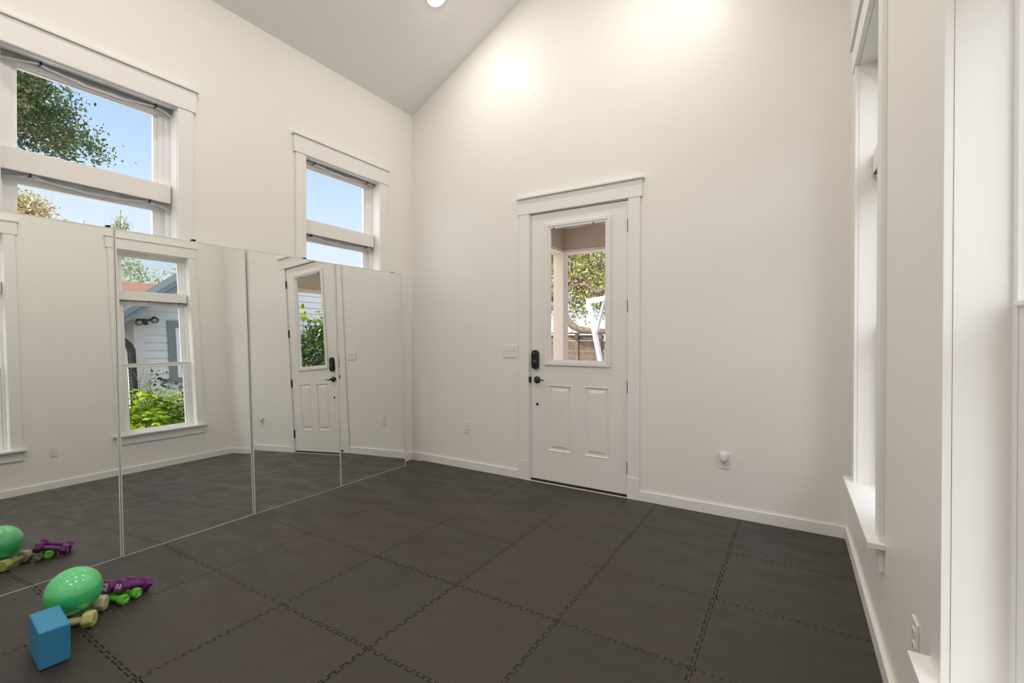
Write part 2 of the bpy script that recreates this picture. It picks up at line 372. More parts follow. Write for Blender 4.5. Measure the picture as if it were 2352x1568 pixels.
# slab with glass opening and two recessed panels
GX0, GX1, GZ0, GZ1 = 1.700, 2.226, 1.130, 2.330
PN = [(1.690, 1.892, 0.318, 0.898), (2.044, 2.240, 0.318, 0.902)]
def slab(mb):
    D0, D1 = 0.004, 0.048
    wall_pieces(mb, DL, DR, DZ0, DZ1, [(GX0-0.02, GX1+0.02, GZ0-0.02, GZ1+0.02)] + [(p[0]-0.017, p[1]+0.017, p[2]-0.012, p[3]+0.012) for p in PN], D0, D1)
    for x0, x1, z0, z1 in PN:
        x0 -= 0.017; x1 += 0.017; z0 -= 0.012; z1 += 0.012
        levels = [(0, D0), (0.006, D0-0.003), (0.012, D0+0.008), (0.030, D0+0.010), (0.052, D0+0.001)]
        vs = []
        for o, d in levels: vs += [(x0+o, d, z0+o), (x1-o, d, z0+o), (x1-o, d, z1-o), (x0+o, d, z1-o)]
        fs = [(4*k+i, 4*k+(i+1) % 4, 4*k+4+(i+1) % 4, 4*k+4+i) for k in range(len(levels)-1) for i in range(4)] + [(4*len(levels)-4, 4*len(levels)-3, 4*len(levels)-2, 4*len(levels)-1)]
        mb.add(vs, fs); mb.box(x0, x1, D0+0.012, D1, z0, z1)
T0 = lambda u, d, z: (u, d, z)
sl_mb = MB(lambda x, y, z: (x-(DL+DR)/2, y, z)); slab(sl_mb)
dslab = sl_mb.build('slab', DOORP, door, fix=True)
def lite(mb):
    ring(mb, GX0-0.054, GX1+0.044, -0.010, 0.004, GZ0-0.042, GZ1+0.042, 0.030)
    ring(mb, GX0-0.026, GX1+0.016, -0.004, 0.030, GZ0-0.014, GZ1+0.014, 0.022)
lf = dpart('glass_frame', DOORP, lite, 0.003)
dpart('pane', GLASS, lambda mb: mb.box(GX0-0.01, GX1+0.005, 0.022, 0.026, GZ0-0.008, GZ1+0.008), 0, lf)
dpart('inner_bead', VINYL, lambda mb: ring(mb, GX0-0.010, GX1+0.004, 0.004, 0.020, GZ0-0.004, GZ1+0.004, 0.008), 0.001, lf)
for z in (2.214, 1.546, 0.877, 0.204):
    dpart('hinge', BLACK, lambda mb: (mb.tube([(DR+0.002, -0.006, z), (DR+0.002, -0.006, z+0.106)], 0.0065, 12), mb.box(DR-0.004, DR+0.006, -0.001, 0.012, z+0.002, z+0.104)))
# keypad deadbolt
kp = dpart('keypad_lock', BLACK, lambda mb: mb.prism([(1.553+0.034*math.cos(t)*(abs(math.cos(t))**-0.2 if abs(math.cos(t)) > 1e-3 else 1), 1.136 + (0.052 if math.sin(t) >= 0 else -0.052) + 0.036*math.sin(t)) for t in [2*math.pi*k/40 for k in range(40)]], -0.030, 0.004, 'y'), 0.004)
dpart('keypad_button', SILVER, lambda mb: mb.lathe([(0.0045, 0), (0.0045, 0.001)], 16, lambda x, y, z: (1.545+x, -0.0305-z, 1.200+y)), 0, kp)
dpart('keypad_badge', SILVER, lambda mb: mb.box(1.542, 1.561, -0.0315, -0.030, 1.121, 1.127), 0.0005, kp)
dpart('thumb_turn', BLACKP, lambda mb: (mb.lathe([(0.022, 0), (0.022, 0.004), (0.018, 0.006)], 28, lambda x, y, z: (1.553+x, -0.030-z, 1.088+y)), mb.box(1.549, 1.557, -0.050, -0.036, 1.070, 1.106)), 0.001, kp)
# lever handle
lv = dpart('lever_handle', BLACK, lambda mb: (mb.lathe([(0.033, 0), (0.033, 0.006), (0.028, 0.011), (0.014, 0.014), (0.011, 0.018), (0.011, 0.045)], 32, lambda x, y, z: (1.565+x, 0.004-z, 0.950+y)),
      mb.tube([(1.562, -0.044, 0.950), (1.575, -0.047, 0.946), (1.592, -0.049, 0.943), (1.610, -0.050, 0.947), (1.628, -0.049, 0.953), (1.645, -0.047, 0.953), (1.660, -0.045, 0.947)], [0.011, 0.009, 0.0065, 0.0055, 0.005, 0.0045, 0.004], 12)), 0, smooth=True)
dpart('strike_plate', BLACK, lambda mb: (mb.box(1.496, 1.5005, -0.012, 0.010, 0.918, 0.980), mb.box(1.488, 1.4985, -0.0235, -0.017, 0.925, 0.973)), 0.001)
dpart('hole_plug', BLACK, lambda mb: mb.lathe([(0.013, 0), (0.013, 0.003), (0.010, 0.005)], 24, lambda x, y, z: (1.567+x, 0.004-z, 0.723+y)))
pleated_shade(T0, GX0-0.003, GX1-0.005, 0.008, GZ1+0.007, [GX0+0.035, GX1-0.115], 'white pleated shade bunched at the top of the entry door glass', he=0.034, hm=0.030, hd=0.008)

# ------------------------------------------------------------------ wall plates
def outlet(T, label, plug=False):   # T maps (a, out, z) local metres about the plate centre
    org = Vector(T(0, 0, 0)); e = empty('wall_outlet', org); tag(e, label, 'electrical outlet')
    L = lambda a, o, z: tuple(Vector(T(a, o, z)) - org)
    mb = MB(L); mb.box(-0.036, 0.036, 0, 0.006, -0.058, 0.058); mb.build('plate', PLATE, e, bevel=0.003)
    for dz in (0.021, -0.021):
        mb = MB(L); mb.prism([(0.0165*math.cos(t), dz + max(-0.0115, min(0.0115, 0.0165*math.sin(t)))) for t in [2*math.pi*k/28 for k in range(28)]], 0.005, 0.0085, 'y')
        r = mb.build('socket', PLATE, e, bevel=0.0006)
        mb = MB(L); mb.box(-0.0075, -0.0050, 0.0083, 0.0088, dz-0.001, dz+0.007); mb.box(0.0050, 0.0072, 0.0083, 0.0088, dz-0.001, dz+0.006)
        mb.lathe([(0.0024, 0.0083), (0.0024, 0.0088)], 10, lambda x, y, z: (x, z, dz-0.0065+y)); mb.build('slot', SLOT, r)
    mb = MB(L); mb.lathe([(0.003, 0.006), (0.003, 0.0072)], 12, lambda x, y, z: (x, z, y)); mb.build('screw', PLATE, e)
    return e
outlet(lambda a, o, z: (0.758+a, -o, 0.427+z), 'white duplex outlet on the door wall between the mirrors and the door')
outlet(lambda a, o, z: (3.153+a, -o, 0.420+z), 'white duplex outlet right of the door with a round plug in its upper socket')
outlet(lambda a, o, z: RIGHT(-1.955+a, -o, 0.430+z), 'white duplex outlet on the right wall between the two windows')
# plug-in
e = empty('plug_in_night_light', (3.150, -0.009, 0.455)); tag(e, 'rounded white plug-in night light in the upper socket right of the door', 'night light')
prof = [(0.026*math.cos(t), 0.006 + 0.030*math.sin(t) if math.sin(t) >= 0 else -0.004+0.030*math.sin(t)) for t in [2*math.pi*k/32 for k in range(32)]]
mb = MB(); mb.prism(prof, -0.034, -0.002, 'y'); mb.build('housing', WHITEP, e, bevel=0.009, smooth=True, segs=3)
mb = MB(); mb.lathe([(0.0035, 0), (0.0035, 0.001)], 12, lambda x, y, z: (x-0.002, -0.0340-z, 0.014+y)); mb.build('sensor', mat('sensor_white', (1, 1, 1), 0.1), e)
# triple switch
e = empty('light_switch', (1.272, 0, 1.206)); tag(e, 'white triple toggle light switch plate beside the entry door', 'light switch')
mb = MB(); mb.box(-0.083, 0.083, -0.006, 0, -0.059, 0.059); mb.build('plate', PLATE, e, bevel=0.003)
for dx in (-0.046, 0, 0.046):
    mb = MB(); mb.box(dx-0.006, dx+0.006, -0.0065, -0.003, -0.013, 0.013)
    mb.add([(dx-0.0045, -0.006, -0.004), (dx+0.0045, -0.006, -0.004), (dx+0.0045, -0.006, 0.008), (dx-0.0045, -0.006, 0.008), (dx-0.004, -0.019, 0.006), (dx+0.004, -0.019, 0.006), (dx+0.004, -0.017, 0.012), (dx-0.004, -0.017, 0.012)],
           [(0,3,2,1),(4,5,6,7),(0,1,5,4),(1,2,6,5),(2,3,7,6),(3,0,4,7)]); mb.build('toggle', PLATE, e)

# ------------------------------------------------------------------ recessed ceiling lamps
proto = None
lab = {(0, 0): 'bright recessed ceiling lamp above the corner of mirrors and door wall', (1, 0): 'recessed ceiling lamp on the right slope near the door wall',
       (0, 1): 'recessed ceiling lamp in the middle of the left slope', (1, 1): 'recessed ceiling lamp in the middle of the right slope',
       (0, 2): 'recessed ceiling lamp on the left slope behind the viewer', (1, 2): 'recessed ceiling lamp on the right slope behind the viewer'}
for i, x in enumerate((0.950, W-0.950)):
    for j, y in enumerate((-0.700, -2.690, -4.680)):
        if proto is None:
            o = empty('recessed_light')
            mb = MB(); mb.lathe([(0.094, 0.001), (0.094, -0.003), (0.088, -0.006), (0.070, -0.004), (0.068, 0.001)], 40); mb.build('trim_ring', WHITEP, o, smooth=False)
            mb = MB(); mb.lathe([(0.067, 0.001), (0.067, -0.005), (0.060, -0.009), (0.045, -0.012), (0.02, -0.0135), (0.001, -0.014)], 40); mb.build('lens', FROST_DIM, o)
            proto = o
        else:
            o = copy_tree(proto)
        z = H + SL*min(x, W-x)
        o.location = (x, y, z); o.rotation_euler = (0, -math.atan(SL) if x < RX else math.atan(SL), 0)
        lens = [c for c in o.children if c.name.startswith('lens')][0]
        if j > 0:
            lens.data = lens.data.copy(); lens.data.materials[0] = FROST
        tag(o, lab[(i, j)], 'ceiling light', 'recessed ceiling lights')

# ------------------------------------------------------------------ mirrors leaning on the left wall
MIRH = 2.000
def mirror_panel(yr, yl, xb, lean, rot, label):
    ym = (yr+yl)/2; w = yr-yl
    e = empty('leaning_mirror', (xb, ym, 0.0)); tag(e, label, 'mirror', 'tall leaning wall mirrors')
    n = Vector((math.cos(lean)*math.cos(rot), math.cos(lean)*math.sin(rot), math.sin(lean)))
    yv = Vector((-math.sin(rot), math.cos(rot), 0)); zv = n.cross(yv).normalized()
    R = Matrix((n, yv, zv)).transposed()
    T = lambda a, b, c: tuple(R @ Vector((a, b, c)))
    fw = 0.007
    mb = MB(T); ring_ = []
    mb.box(-0.022, 0.0015, -w/2, -w/2+fw, 0.003, MIRH); mb.box(-0.022, 0.0015, w/2-fw, w/2, 0.003, MIRH)
    mb.box(-0.022, 0.0015, -w/2+fw, w/2-fw, MIRH-fw, MIRH); mb.box(-0.022, 0.0015, -w/2+fw, w/2-fw, 0.003, 0.003+0.0115)
    mb.build('frame', ALU, e)
    mb = MB(T); mb.box(-0.012, -0.004, -w/2+fw, w/2-fw, 0.0145, MIRH-fw); mb.build('backing', BLACKP, e)
    mb = MB(T); mb.box(-0.0040, 0.0, -w/2+fw, w/2-fw, 0.0145, MIRH-fw); mb.build('glass', MIRROR, e)
    return e
mirror_panel(-0.257, -1.048, 0.1518, 0.036, -0.0141, 'tall thin-framed leaning mirror nearest the room corner and door wall')
mirror_panel(-1.056, -1.831, 0.1617, 0.0458, 0.0024, 'tall leaning mirror showing the reflected entry door')
mirror_panel(-1.834, -2.627, 0.1566, 0.0535, 0.0064, 'tall leaning mirror reflecting the window with the floodlight and green shrub')
mirror_panel(-2.630, -3.423, 0.1600, 0.0530, 0.0064, 'tall leaning mirror behind the green ball, furthest from the door wall')
for k, (y, lb) in enumerate(((-2.185, 'small black mirror clip beside the larger left window'), (-1.335, 'small black mirror clip at the left edge of the corner window'), (-0.336, 'small black mirror clip near the room corner'), (-2.655, 'small black mirror clip under the larger left window glass'))):
    mb = MB(); x1 = 0.052 if k != 0 else 0.048
    mb.box(0.0 if k == 2 else 0.018, x1, -0.010, 0.010, 2.004, 2.012); mb.box(x1-0.004, x1, -0.010, 0.010, 1.999, 2.012)
    o = mb.build('mirror_clip', BLACKP, bevel=0.001); o.location = (0, y, 0); tag(o, lb, 'mirror clip', 'black clips above the mirrors')

# ------------------------------------------------------------------ foam tiles
XS = [0.163, 0.808, 1.448, 2.066, 2.662, 3.257, 3.884]
YS = [-0.018, -0.640, -1.237, -1.822, -2.420, -3.015, -3.612, -4.210, -4.810]
rows_n = ['row along the door wall'] + [w + ' row from door wall' for w in ('second', 'third', 'fourth', 'fifth', 'sixth', 'seventh', 'eighth')]
cols_n = ['column touching the mirrors', 'second column from mirrors', 'third column from mirrors', 'fourth column from mirrors', 'fifth column from mirrors', 'column along right wall']
GAP = 0.0010; TD = 0.0075; NT = 10
def edge(p, q, nx, ny, sgn, flat):
    """points from p to q (exclusive of q); teeth alternate along the seam, offset along (nx,ny) outward-agnostic direction"""
    L = math.hypot(q[0]-p[0], q[1]-p[1]); dx, dy = (q[0]-p[0])/L, (q[1]-p[1])/L
    if flat: return [(p[0] - 0.0085*p[1] if p[0] > 3.8 else p[0], p[1])]
    pts = [p]; pitch = L/NT
    for k in range(NT):
        a = k*pitch; s1 = a + pitch*0.25; s2 = a + pitch*0.75; sk = pitch*0.045
        off = TD
        pts.append((p[0]+dx*(s1+sk)-nx*off, p[1]+dy*(s1+sk)-ny*off))
        pts.append((p[0]+dx*(s1-sk)+nx*off, p[1]+dy*(s1-sk)+ny*off))
        pts.append((p[0]+dx*(s2+sk)+nx*off, p[1]+dy*(s2+sk)+ny*off))
        pts.append((p[0]+dx*(s2-sk)-nx*off, p[1]+dy*(s2-sk)-ny*off))
    return pts
def seam_h(i, j):   # along x between columns, at YS[j]; points left->right
    p, q = (XS[i], YS[j]), (XS[i+1], YS[j]); flat = j in (0, len(YS)-1)
    if q[0] > 3.8: q = (q[0]-0.0085*q[1], q[1])
    if p[0] > 3.8: p = (p[0]-0.0085*p[1], p[1])
    return edge(p, q, 0, 1, 1, flat) + [q]
def seam_v(i, j):   # along y, at XS[i]; from YS[j] (upper) down to YS[j+1]
    p, q = (XS[i], YS[j]), (XS[i], YS[j+1]); flat = i in (0, len(XS)-1)
    pts = edge(p, q, 1, 0, 1, flat)
    return pts + [(q[0]-0.0085*q[1], q[1]) if q[0] > 3.8 else q]
def inset(poly, g):
    n = len(poly); out = []
    for k in range(n):
        a, b, c = Vector(poly[k-1]), Vector(poly[k]), Vector(poly[(k+1) % n])
        d1 = (b-a).normalized(); d2 = (c-b).normalized()
        n1 = Vector((-d1.y, d1.x)); n2 = Vector((-d2.y, d2.x)); m = n1+n2
        if m.length < 1e-4: m = n1
        else: m = m/(m.dot(n1)) if abs(m.dot(n1)) > 0.2 else m.normalized()
        out.append((b.x+m.x*g, b.y+m.y*g))
    return out
rt_ = random.Random(3)
for j in range(len(YS)-1):
    for i in range(len(XS)-1):
        top = seam_h(i, j); bot = seam_h(i, j+1); lf_ = seam_v(i, j); rg = seam_v(i+1, j)
        poly = bot[:-1] + rg[::-1][:-1] + top[::-1][:-1] + lf_[:-1]      # counter-clockwise
        g = GAP*rt_.uniform(0.5, 1.5)
        o_poly = inset(poly, g); i_poly = inset(poly, g+0.0011)
        cx, cy = (XS[i]+XS[i+1])/2, (YS[j]+YS[j+1])/2; n = len(poly); hz = 0.012 + rt_.uniform(-0.0006, 0.0006)
        vs = [(x-cx, y-cy, 0.0) for x, y in o_poly] + [(x-cx, y-cy, hz-0.0012) for x, y in o_poly] + [(x-cx, y-cy, hz) for x, y in i_poly]
        fs = [tuple(range(n))[::-1]] + [(k, (k+1) % n, n+(k+1) % n, n+k) for k in range(n)] + [(n+k, n+(k+1) % n, 2*n+(k+1) % n, 2*n+k) for k in range(n)] + [tuple(range(2*n, 3*n))]
        mb = MB(); mb.add(vs, fs); o = mb.build('foam_tile', FOAM, fix=False)
        o.location = (cx, cy, 0.0005)
        tag(o, 'dark brown foam tile, ' + rows_n[j] + ', ' + cols_n[i], 'floor mat', 'interlocking foam floor tiles')

# ------------------------------------------------------------------ yoga block
BLUE = mat('blue_foam', (0.04, 0.27, 0.50), 0.5, noise=(220, 0.25, (0.055, 0.32, 0.54)), bump=(260, 0.35))
FT = 0.0136
mb = MB(); mb.box(-0.1065, 0.1065, -0.047, 0.047, 0, 0.1525)
o = mb.build('yoga_block', BLUE, bevel=0.0075, segs=3, smooth=False); o.location = (0.976, -3.143, FT); o.rotation_euler = (0, 0, -0.09)
tag(o, 'blue foam yoga block standing on the mat in front of the green ball', 'yoga block')

# ------------------------------------------------------------------ small green exercise ball
BALLM = mat('ball_vinyl', (0.05, 0.68, 0.20), 0.3, spec=0.6, coat=0.9)
BALLM.node_tree.nodes['Principled BSDF'].inputs['Coat Roughness'].default_value = 0.05; BALLM.node_tree.nodes['Principled BSDF'].inputs['Coat IOR'].default_value = 2.2
me = bpy.data.meshes.new('exercise_ball'); bm = bmesh.new()
bmesh.ops.create_uvsphere(bm, u_segments=96, v_segments=64, radius=0.1045)
for v in bm.verts:      # thin moulding seam around one meridian plane
    nrm = v.co.normalized(); v.co += nrm * (0.0007*math.exp(-(nrm.z/0.012)**2))
bm.to_mesh(me); bm.free(); me.materials.append(BALLM)
for p in me.polygons: p.use_smooth = True
o = bpy.data.objects.new('exercise_ball', me); COL.objects.link(o); o.location = (0.763, -3.010, 0.1560); o.rotation_euler = (math.radians(70), math.radians(15), math.radians(-38))
tag(o, 'shiny green exercise ball resting on yellow dumbbells behind the blue block', 'ball')

# ------------------------------------------------------------------ dumbbells
def dumbbell_mat(name, c, c2=None): return mat(name, c, 0.5, noise=(30, 0.5, c2 or c), bump=(400, 0.12))
PURP = dumbbell_mat('purple_neoprene', (0.17, 0.028, 0.19)); GRN = dumbbell_mat('green_neoprene', (0.12, 0.52, 0.03))
YEL = dumbbell_mat('yellow_neoprene', (0.52, 0.53, 0.16), (0.58, 0.57, 0.25)); CREAM = dumbbell_mat('faded_cream_neoprene', (0.60, 0.56, 0.40), (0.52, 0.53, 0.22))
SAGE = dumbbell_mat('worn_green_neoprene', (0.17, 0.22, 0.10)); INK = mat('print_ink', (0.75, 0.75, 0.72), 0.5)
def dumbbell(a, b, ra, hw, hr, m, label, group, ends=('', ''), spin=0.0, m2=None, bev=0.006, tsz=0.02, trot=(0, 0), m_a=None, under=False):
    """a, b: head centres; ra: hexagon corner radius; hw: head length; hr: handle radius"""
    a, b = Vector(a), Vector(b); mid = (a+b)/2; L = (b-a).length; x = (b-a).normalized()
    y = Vector((0, 0, 1)).cross(x).normalized(); z = x.cross(y)
    R = (Matrix((x, y, z)).transposed()).to_4x4() @ Matrix.Rotation(spin, 4, 'X')
    e = empty('dumbbell', mid); e.rotation_euler = R.to_euler(); tag(e, label, 'dumbbell', group)
    mb = MB(); n = 14
    mb.lathe([(hr*(1.0+0.16*math.cos(math.pi*2*k/n)*-1*0.6 + 0.06), -L/2+hw*0.3 + (L-hw*0.6)*k/n) for k in range(n+1)], 24, lambda p, q, h: (h, p, q)); mb.build('handle', m, e, smooth=True)
    for sgn, mm in ((-1, m_a or m), (1, m2 or m)):
        mb = MB(); cx = sgn*L/2; hexa = [(ra*math.cos(math.pi/6+math.pi/3*k), ra*math.sin(math.pi/6+math.pi/3*k)) for k in range(6)]
        mb.prism([(p, q) for p, q in hexa], cx-hw/2, cx+hw/2, 'x')
        hd = mb.build('head', mm, e, bevel=bev, segs=3, smooth=False)
        if mm is not m: hd['label'] = 'discoloured head'
        t = ends[0] if sgn < 0 else ends[1]
        if t:
            rr = trot[0] if sgn < 0 else trot[1]
            Mx = Matrix.Translation((cx+sgn*(hw/2+0.0001), 0, 0)) @ (Matrix.Rotation(math.pi/2*sgn, 4, 'Z') @ Matrix.Rotation(math.pi/2, 4, 'X')) @ Matrix.Rotation(rr, 4, 'Z')
            text_mesh(t, tsz, 'weight_mark', INK, hd, Mx)
            if under:
                mb = MB(lambda p, q, r: tuple(Mx @ Vector((p, q, r)))); mb.box(-tsz*0.8, tsz*0.8, -tsz*0.52, -tsz*0.44, 0, 0.0006); mb.build('underline', INK, hd)
    return e
hx = 0.866
# yellow pair under the ball
ry = 0.038; zy = FT+ry*hx
dumbbell((0.866, -2.985, zy), (0.784, -3.094, zy), ry, 0.044, 0.0145, YEL, 'yellow-green dumbbell between the blue block and the ball', 'yellow dumbbells under the ball', spin=math.pi/6, bev=0.009)
dumbbell((0.752, -2.908, zy), (0.660, -3.016, zy), ry, 0.044, 0.0145, YEL, 'yellow dumbbell with a faded cream head, on the mirror side under the ball', 'yellow dumbbells under the ball', spin=math.pi/6, bev=0.009, m_a=CREAM)
# green pair
rg = 0.027; zg = FT+rg*hx
dumbbell((0.783, -2.832, zg), (0.668, -2.872, zg), rg, 0.032, 0.0125, GRN, 'bright green dumbbell nearest the ball, one end worn to grey-green', 'green dumbbells', ends=('2LB', '2LB'), spin=math.pi/6, bev=0.007, tsz=0.017, trot=(0.5, 0.3), m2=SAGE)
dumbbell((0.765, -2.774, zg), (0.650, -2.826, zg), rg, 0.032, 0.0125, GRN, 'bright green dumbbell further from the ball, under the purple one', 'green dumbbells', ends=('2LB', '2LB'), spin=math.pi/6, bev=0.007, tsz=0.017, trot=(-0.7, -0.6))
# purple pair leaning on the green pair
rp_ = 0.033; zp = FT+rp_*hx
dumbbell((0.750, -2.826, 0.0935), (0.712, -2.716, zp+0.003), rp_, 0.034, 0.0145, PURP, 'purple dumbbell marked 3LB lying across the green dumbbells, in front', 'purple dumbbells', ends=('3LB', '3LB'), spin=math.pi/6, bev=0.003, tsz=0.023, trot=(0.57, 0.5), under=True)
dumbbell((0.692, -2.862, 0.0885), (0.636, -2.757, zp+0.003), rp_, 0.034, 0.0145, PURP, 'purple dumbbell behind the other, beside the ball, marked 3LB sideways', 'purple dumbbells', ends=('3LB', '3LB'), spin=math.pi/6, bev=0.003, tsz=0.023, trot=(2.05, 0.5), under=True)
#OUTSIDE
# ================================================================== outdoors
GZ = -0.35
BOUNCE_GROUND = mat('pale_bounce_ground', (0.50, 0.47, 0.42), 0.9, noise=(3, 0.6, (0.36, 0.34, 0.29)))  # unseen ground, made pale to bounce sunlight up into the window recesses
BARK = mat('bark', (0.11, 0.075, 0.05), 0.9, noise=(14, 0.8, (0.20, 0.15, 0.11)), bump=(30, 0.6))
TWIG = mat('twig', (0.16, 0.11, 0.08), 0.8)
L_OAK = mat('oak_leaf', (0.05, 0.09, 0.02), 0.5, island=[(0.030, 0.055, 0.022), (0.05, 0.085, 0.03), (0.10, 0.14, 0.045), (0.24, 0.29, 0.06)])
L_GOLD = mat('golden_leaf', (0.4, 0.3, 0.1), 0.6, island=[(0.28, 0.22, 0.09), (0.50, 0.40, 0.18), (0.62, 0.52, 0.28)])
L_LIME = mat('sunlit_oak_leaf', (0.3, 0.35, 0.05), 0.5, island=[(0.11, 0.12, 0.05), (0.26, 0.26, 0.09), (0.48, 0.46, 0.13), (0.68, 0.62, 0.28)])
L_PALE = mat('pale_leaf', (0.3, 0.35, 0.2), 0.6, island=[(0.22, 0.27, 0.17), (0.38, 0.42, 0.24), (0.50, 0.50, 0.26)])
L_BRIGHT = mat('bright_shrub_leaf', (0.2, 0.4, 0.02), 0.35, island=[(0.08, 0.17, 0.012), (0.17, 0.31, 0.015), (0.34, 0.48, 0.02), (0.55, 0.66, 0.05)])
L_DARK = mat('dark_shrub_leaf', (0.03, 0.07, 0.03), 0.4, island=[(0.02, 0.045, 0.03), (0.035, 0.08, 0.04), (0.06, 0.12, 0.05)])
L_HEDGE = mat('glossy_hedge_leaf', (0.04, 0.1, 0.02), 0.3, island=[(0.02, 0.05, 0.015), (0.04, 0.09, 0.02), (0.09, 0.19, 0.02), (0.25, 0.40, 0.03)])
SIDING = mat('grey_siding', (0.74, 0.73, 0.74), 0.6)
GREYB = mat('blue_grey_paint', (0.17, 0.21, 0.24), 0.6)
TRIMG = mat('grey_green_trim', (0.22, 0.25, 0.25), 0.55)
SOFF = mat('soffit_paint', (0.45, 0.46, 0.46), 0.7)
SHING = mat('red_brown_shingle', (0.40, 0.19, 0.13), 0.85, noise=(18, 0.8, (0.26, 0.13, 0.10)))
SHINGD = mat('grey_shingle', (0.055, 0.07, 0.078), 0.9, spec=0.2, noise=(15, 0.5, (0.08, 0.095, 0.10)))
TAN = mat('tan_wood_wall', (0.42, 0.33, 0.26), 0.7)
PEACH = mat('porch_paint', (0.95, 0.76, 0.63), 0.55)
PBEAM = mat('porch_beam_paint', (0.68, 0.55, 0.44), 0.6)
FENCE = mat('weathered_fence', (0.10, 0.066, 0.05), 0.9, noise=(8, 0.8, (0.17, 0.125, 0.10)))
PALEROOF = mat('pale_roof', (0.42, 0.39, 0.34), 0.8)
DGLASS = mat('dark_window_glass', (0.015, 0.017, 0.015), 0.08)
FRAMEW = mat('white_powder_coat', (0.85, 0.86, 0.9), 0.35)
PIPE = mat('dark_corrugated_pipe', (0.035, 0.033, 0.033), 0.55)
TANLENS = mat('floodlight_lens', (0.42, 0.38, 0.28), 0.3)

mb = MB(); mb.box(-40, 45, -30, 45, GZ-0.2, GZ); struct(mb.build('ground', BOUNCE_GROUND))

def leaf(vs, fs, p, size, rnd, flat=0.0):
    a = rnd.uniform(0, 2*math.pi); t = rnd.uniform(-1, 1)*(1-flat); d = Vector((math.cos(a)*math.sqrt(max(0, 1-t*t)), math.sin(a)*math.sqrt(max(0, 1-t*t)), t))
    w = d.cross(Vector((rnd.uniform(-1, 1), rnd.uniform(-1, 1), rnd.uniform(-1, 1)+0.01))).normalized(); nn = d.cross(w)
    s = size*rnd.uniform(0.6, 1.25); o = len(vs)
    q = [p - d*s*0.5, p - d*s*0.12 + w*s*0.24, p + d*s*0.22 + w*s*0.18 + nn*s*0.05, p + d*s*0.55 + nn*s*0.08, p + d*s*0.22 - w*s*0.18 + nn*s*0.05, p - d*s*0.12 - w*s*0.24]
    vs += [tuple(v) for v in q]; fs.append((o, o+1, o+2, o+3, o+4, o+5))
def foliage(name, clumps, m, par, size, per, spread, rnd, flat=0.0):
    vs = []; fs = []
    for c in clumps:
        sp = spread*rnd.uniform(0.6, 1.3)
        for _ in range(int(per*rnd.uniform(0.6, 1.4))):
            leaf(vs, fs, Vector(c)+Vector((rnd.gauss(0, sp*.5), rnd.gauss(0, sp*.5), rnd.gauss(0, sp*.42))), size, rnd, flat)
    o0 = par.location
    mb = MB(lambda x, y, z: (x-o0[0], y-o0[1], z-o0[2])); mb.add(vs, fs); return mb.build(name, m, par, fix=False)
def ell(c, r, n, rnd, inner=0.35, keep=None):
    out = []
    while len(out) < n:
        v = Vector((rnd.gauss(0, 1), rnd.gauss(0, 1), rnd.gauss(0, 1))).normalized()*rnd.uniform(inner, 1)**0.6
        p = Vector((c[0]+v.x*r[0], c[1]+v.y*r[1], c[2]+v.z*r[2]))
        if keep is None or keep(p): out.append(p)
    return out
def limbs(par, paths, m, name='trunk'):
    o0 = par.location; mb = MB(lambda x, y, z: (x-o0[0], y-o0[1], z-o0[2]))
    for pts, r0, r1 in paths: mb.tube(pts, [r0+(r1-r0)*i/(len(pts)-1) for i in range(len(pts))], 8)
    return mb.build(name, m, par, smooth=True)
def branchset(root, tips, r0, rnd, k=5):
    out = []
    for t in tips:
        a = Vector(root); b = Vector(t); n = 6; pts = []
        for i in range(n+1):
            f = i/n; p = a.lerp(b, f) + Vector((rnd.uniform(-1, 1), rnd.uniform(-1, 1), rnd.uniform(-.6, .8)))*0.10*(b-a).length*math.sin(math.pi*f)*0.6
            pts.append(p)
        out.append((pts, r0, 0.012))
    return out

# --- oak west of the house, its canopy fills the larger left window
rnd = random.Random(11)
tr = empty('oak_tree', (-8.4, -4.6, GZ)); tag(tr, 'large dark green oak whose leafy branches fill the larger left window', 'tree')
cl = ell((-6.6, -2.8, 5.35), (2.2, 1.4, 1.3), 330, rnd) + ell((-6.5, -1.65, 4.80), (1.3, 0.62, 0.66), 90, rnd, 0.1) + ell((-6.3, -1.15, 4.45), (0.8, 0.42, 0.36), 22, rnd, 0.1)
limbs(tr, [([(-8.4, -4.6, GZ), (-8.3, -4.5, 1.5), (-8.1, -4.1, 3.2), (-7.7, -3.6, 4.2)], 0.32, 0.2)] + branchset((-7.7, -3.6, 4.2), [(-6.5, -2.3, 5.0), (-6.2, -1.6, 4.7), (-6.0, -1.0, 4.6), (-6.6, -2.4, 6.0), (-7.2, -2.2, 4.6), (-6.4, -1.5, 5.4), (-5.8, -2.6, 5.2), (-8.6, -5.4, 5.4)], 0.10, rnd)
      + branchset((-6.5, -2.3, 5.0), rnd.sample([tuple(c) for c in cl], 26), 0.035, rnd), BARK)
foliage('foliage', cl, L_OAK, tr, 0.060, 74, 0.25, rnd)

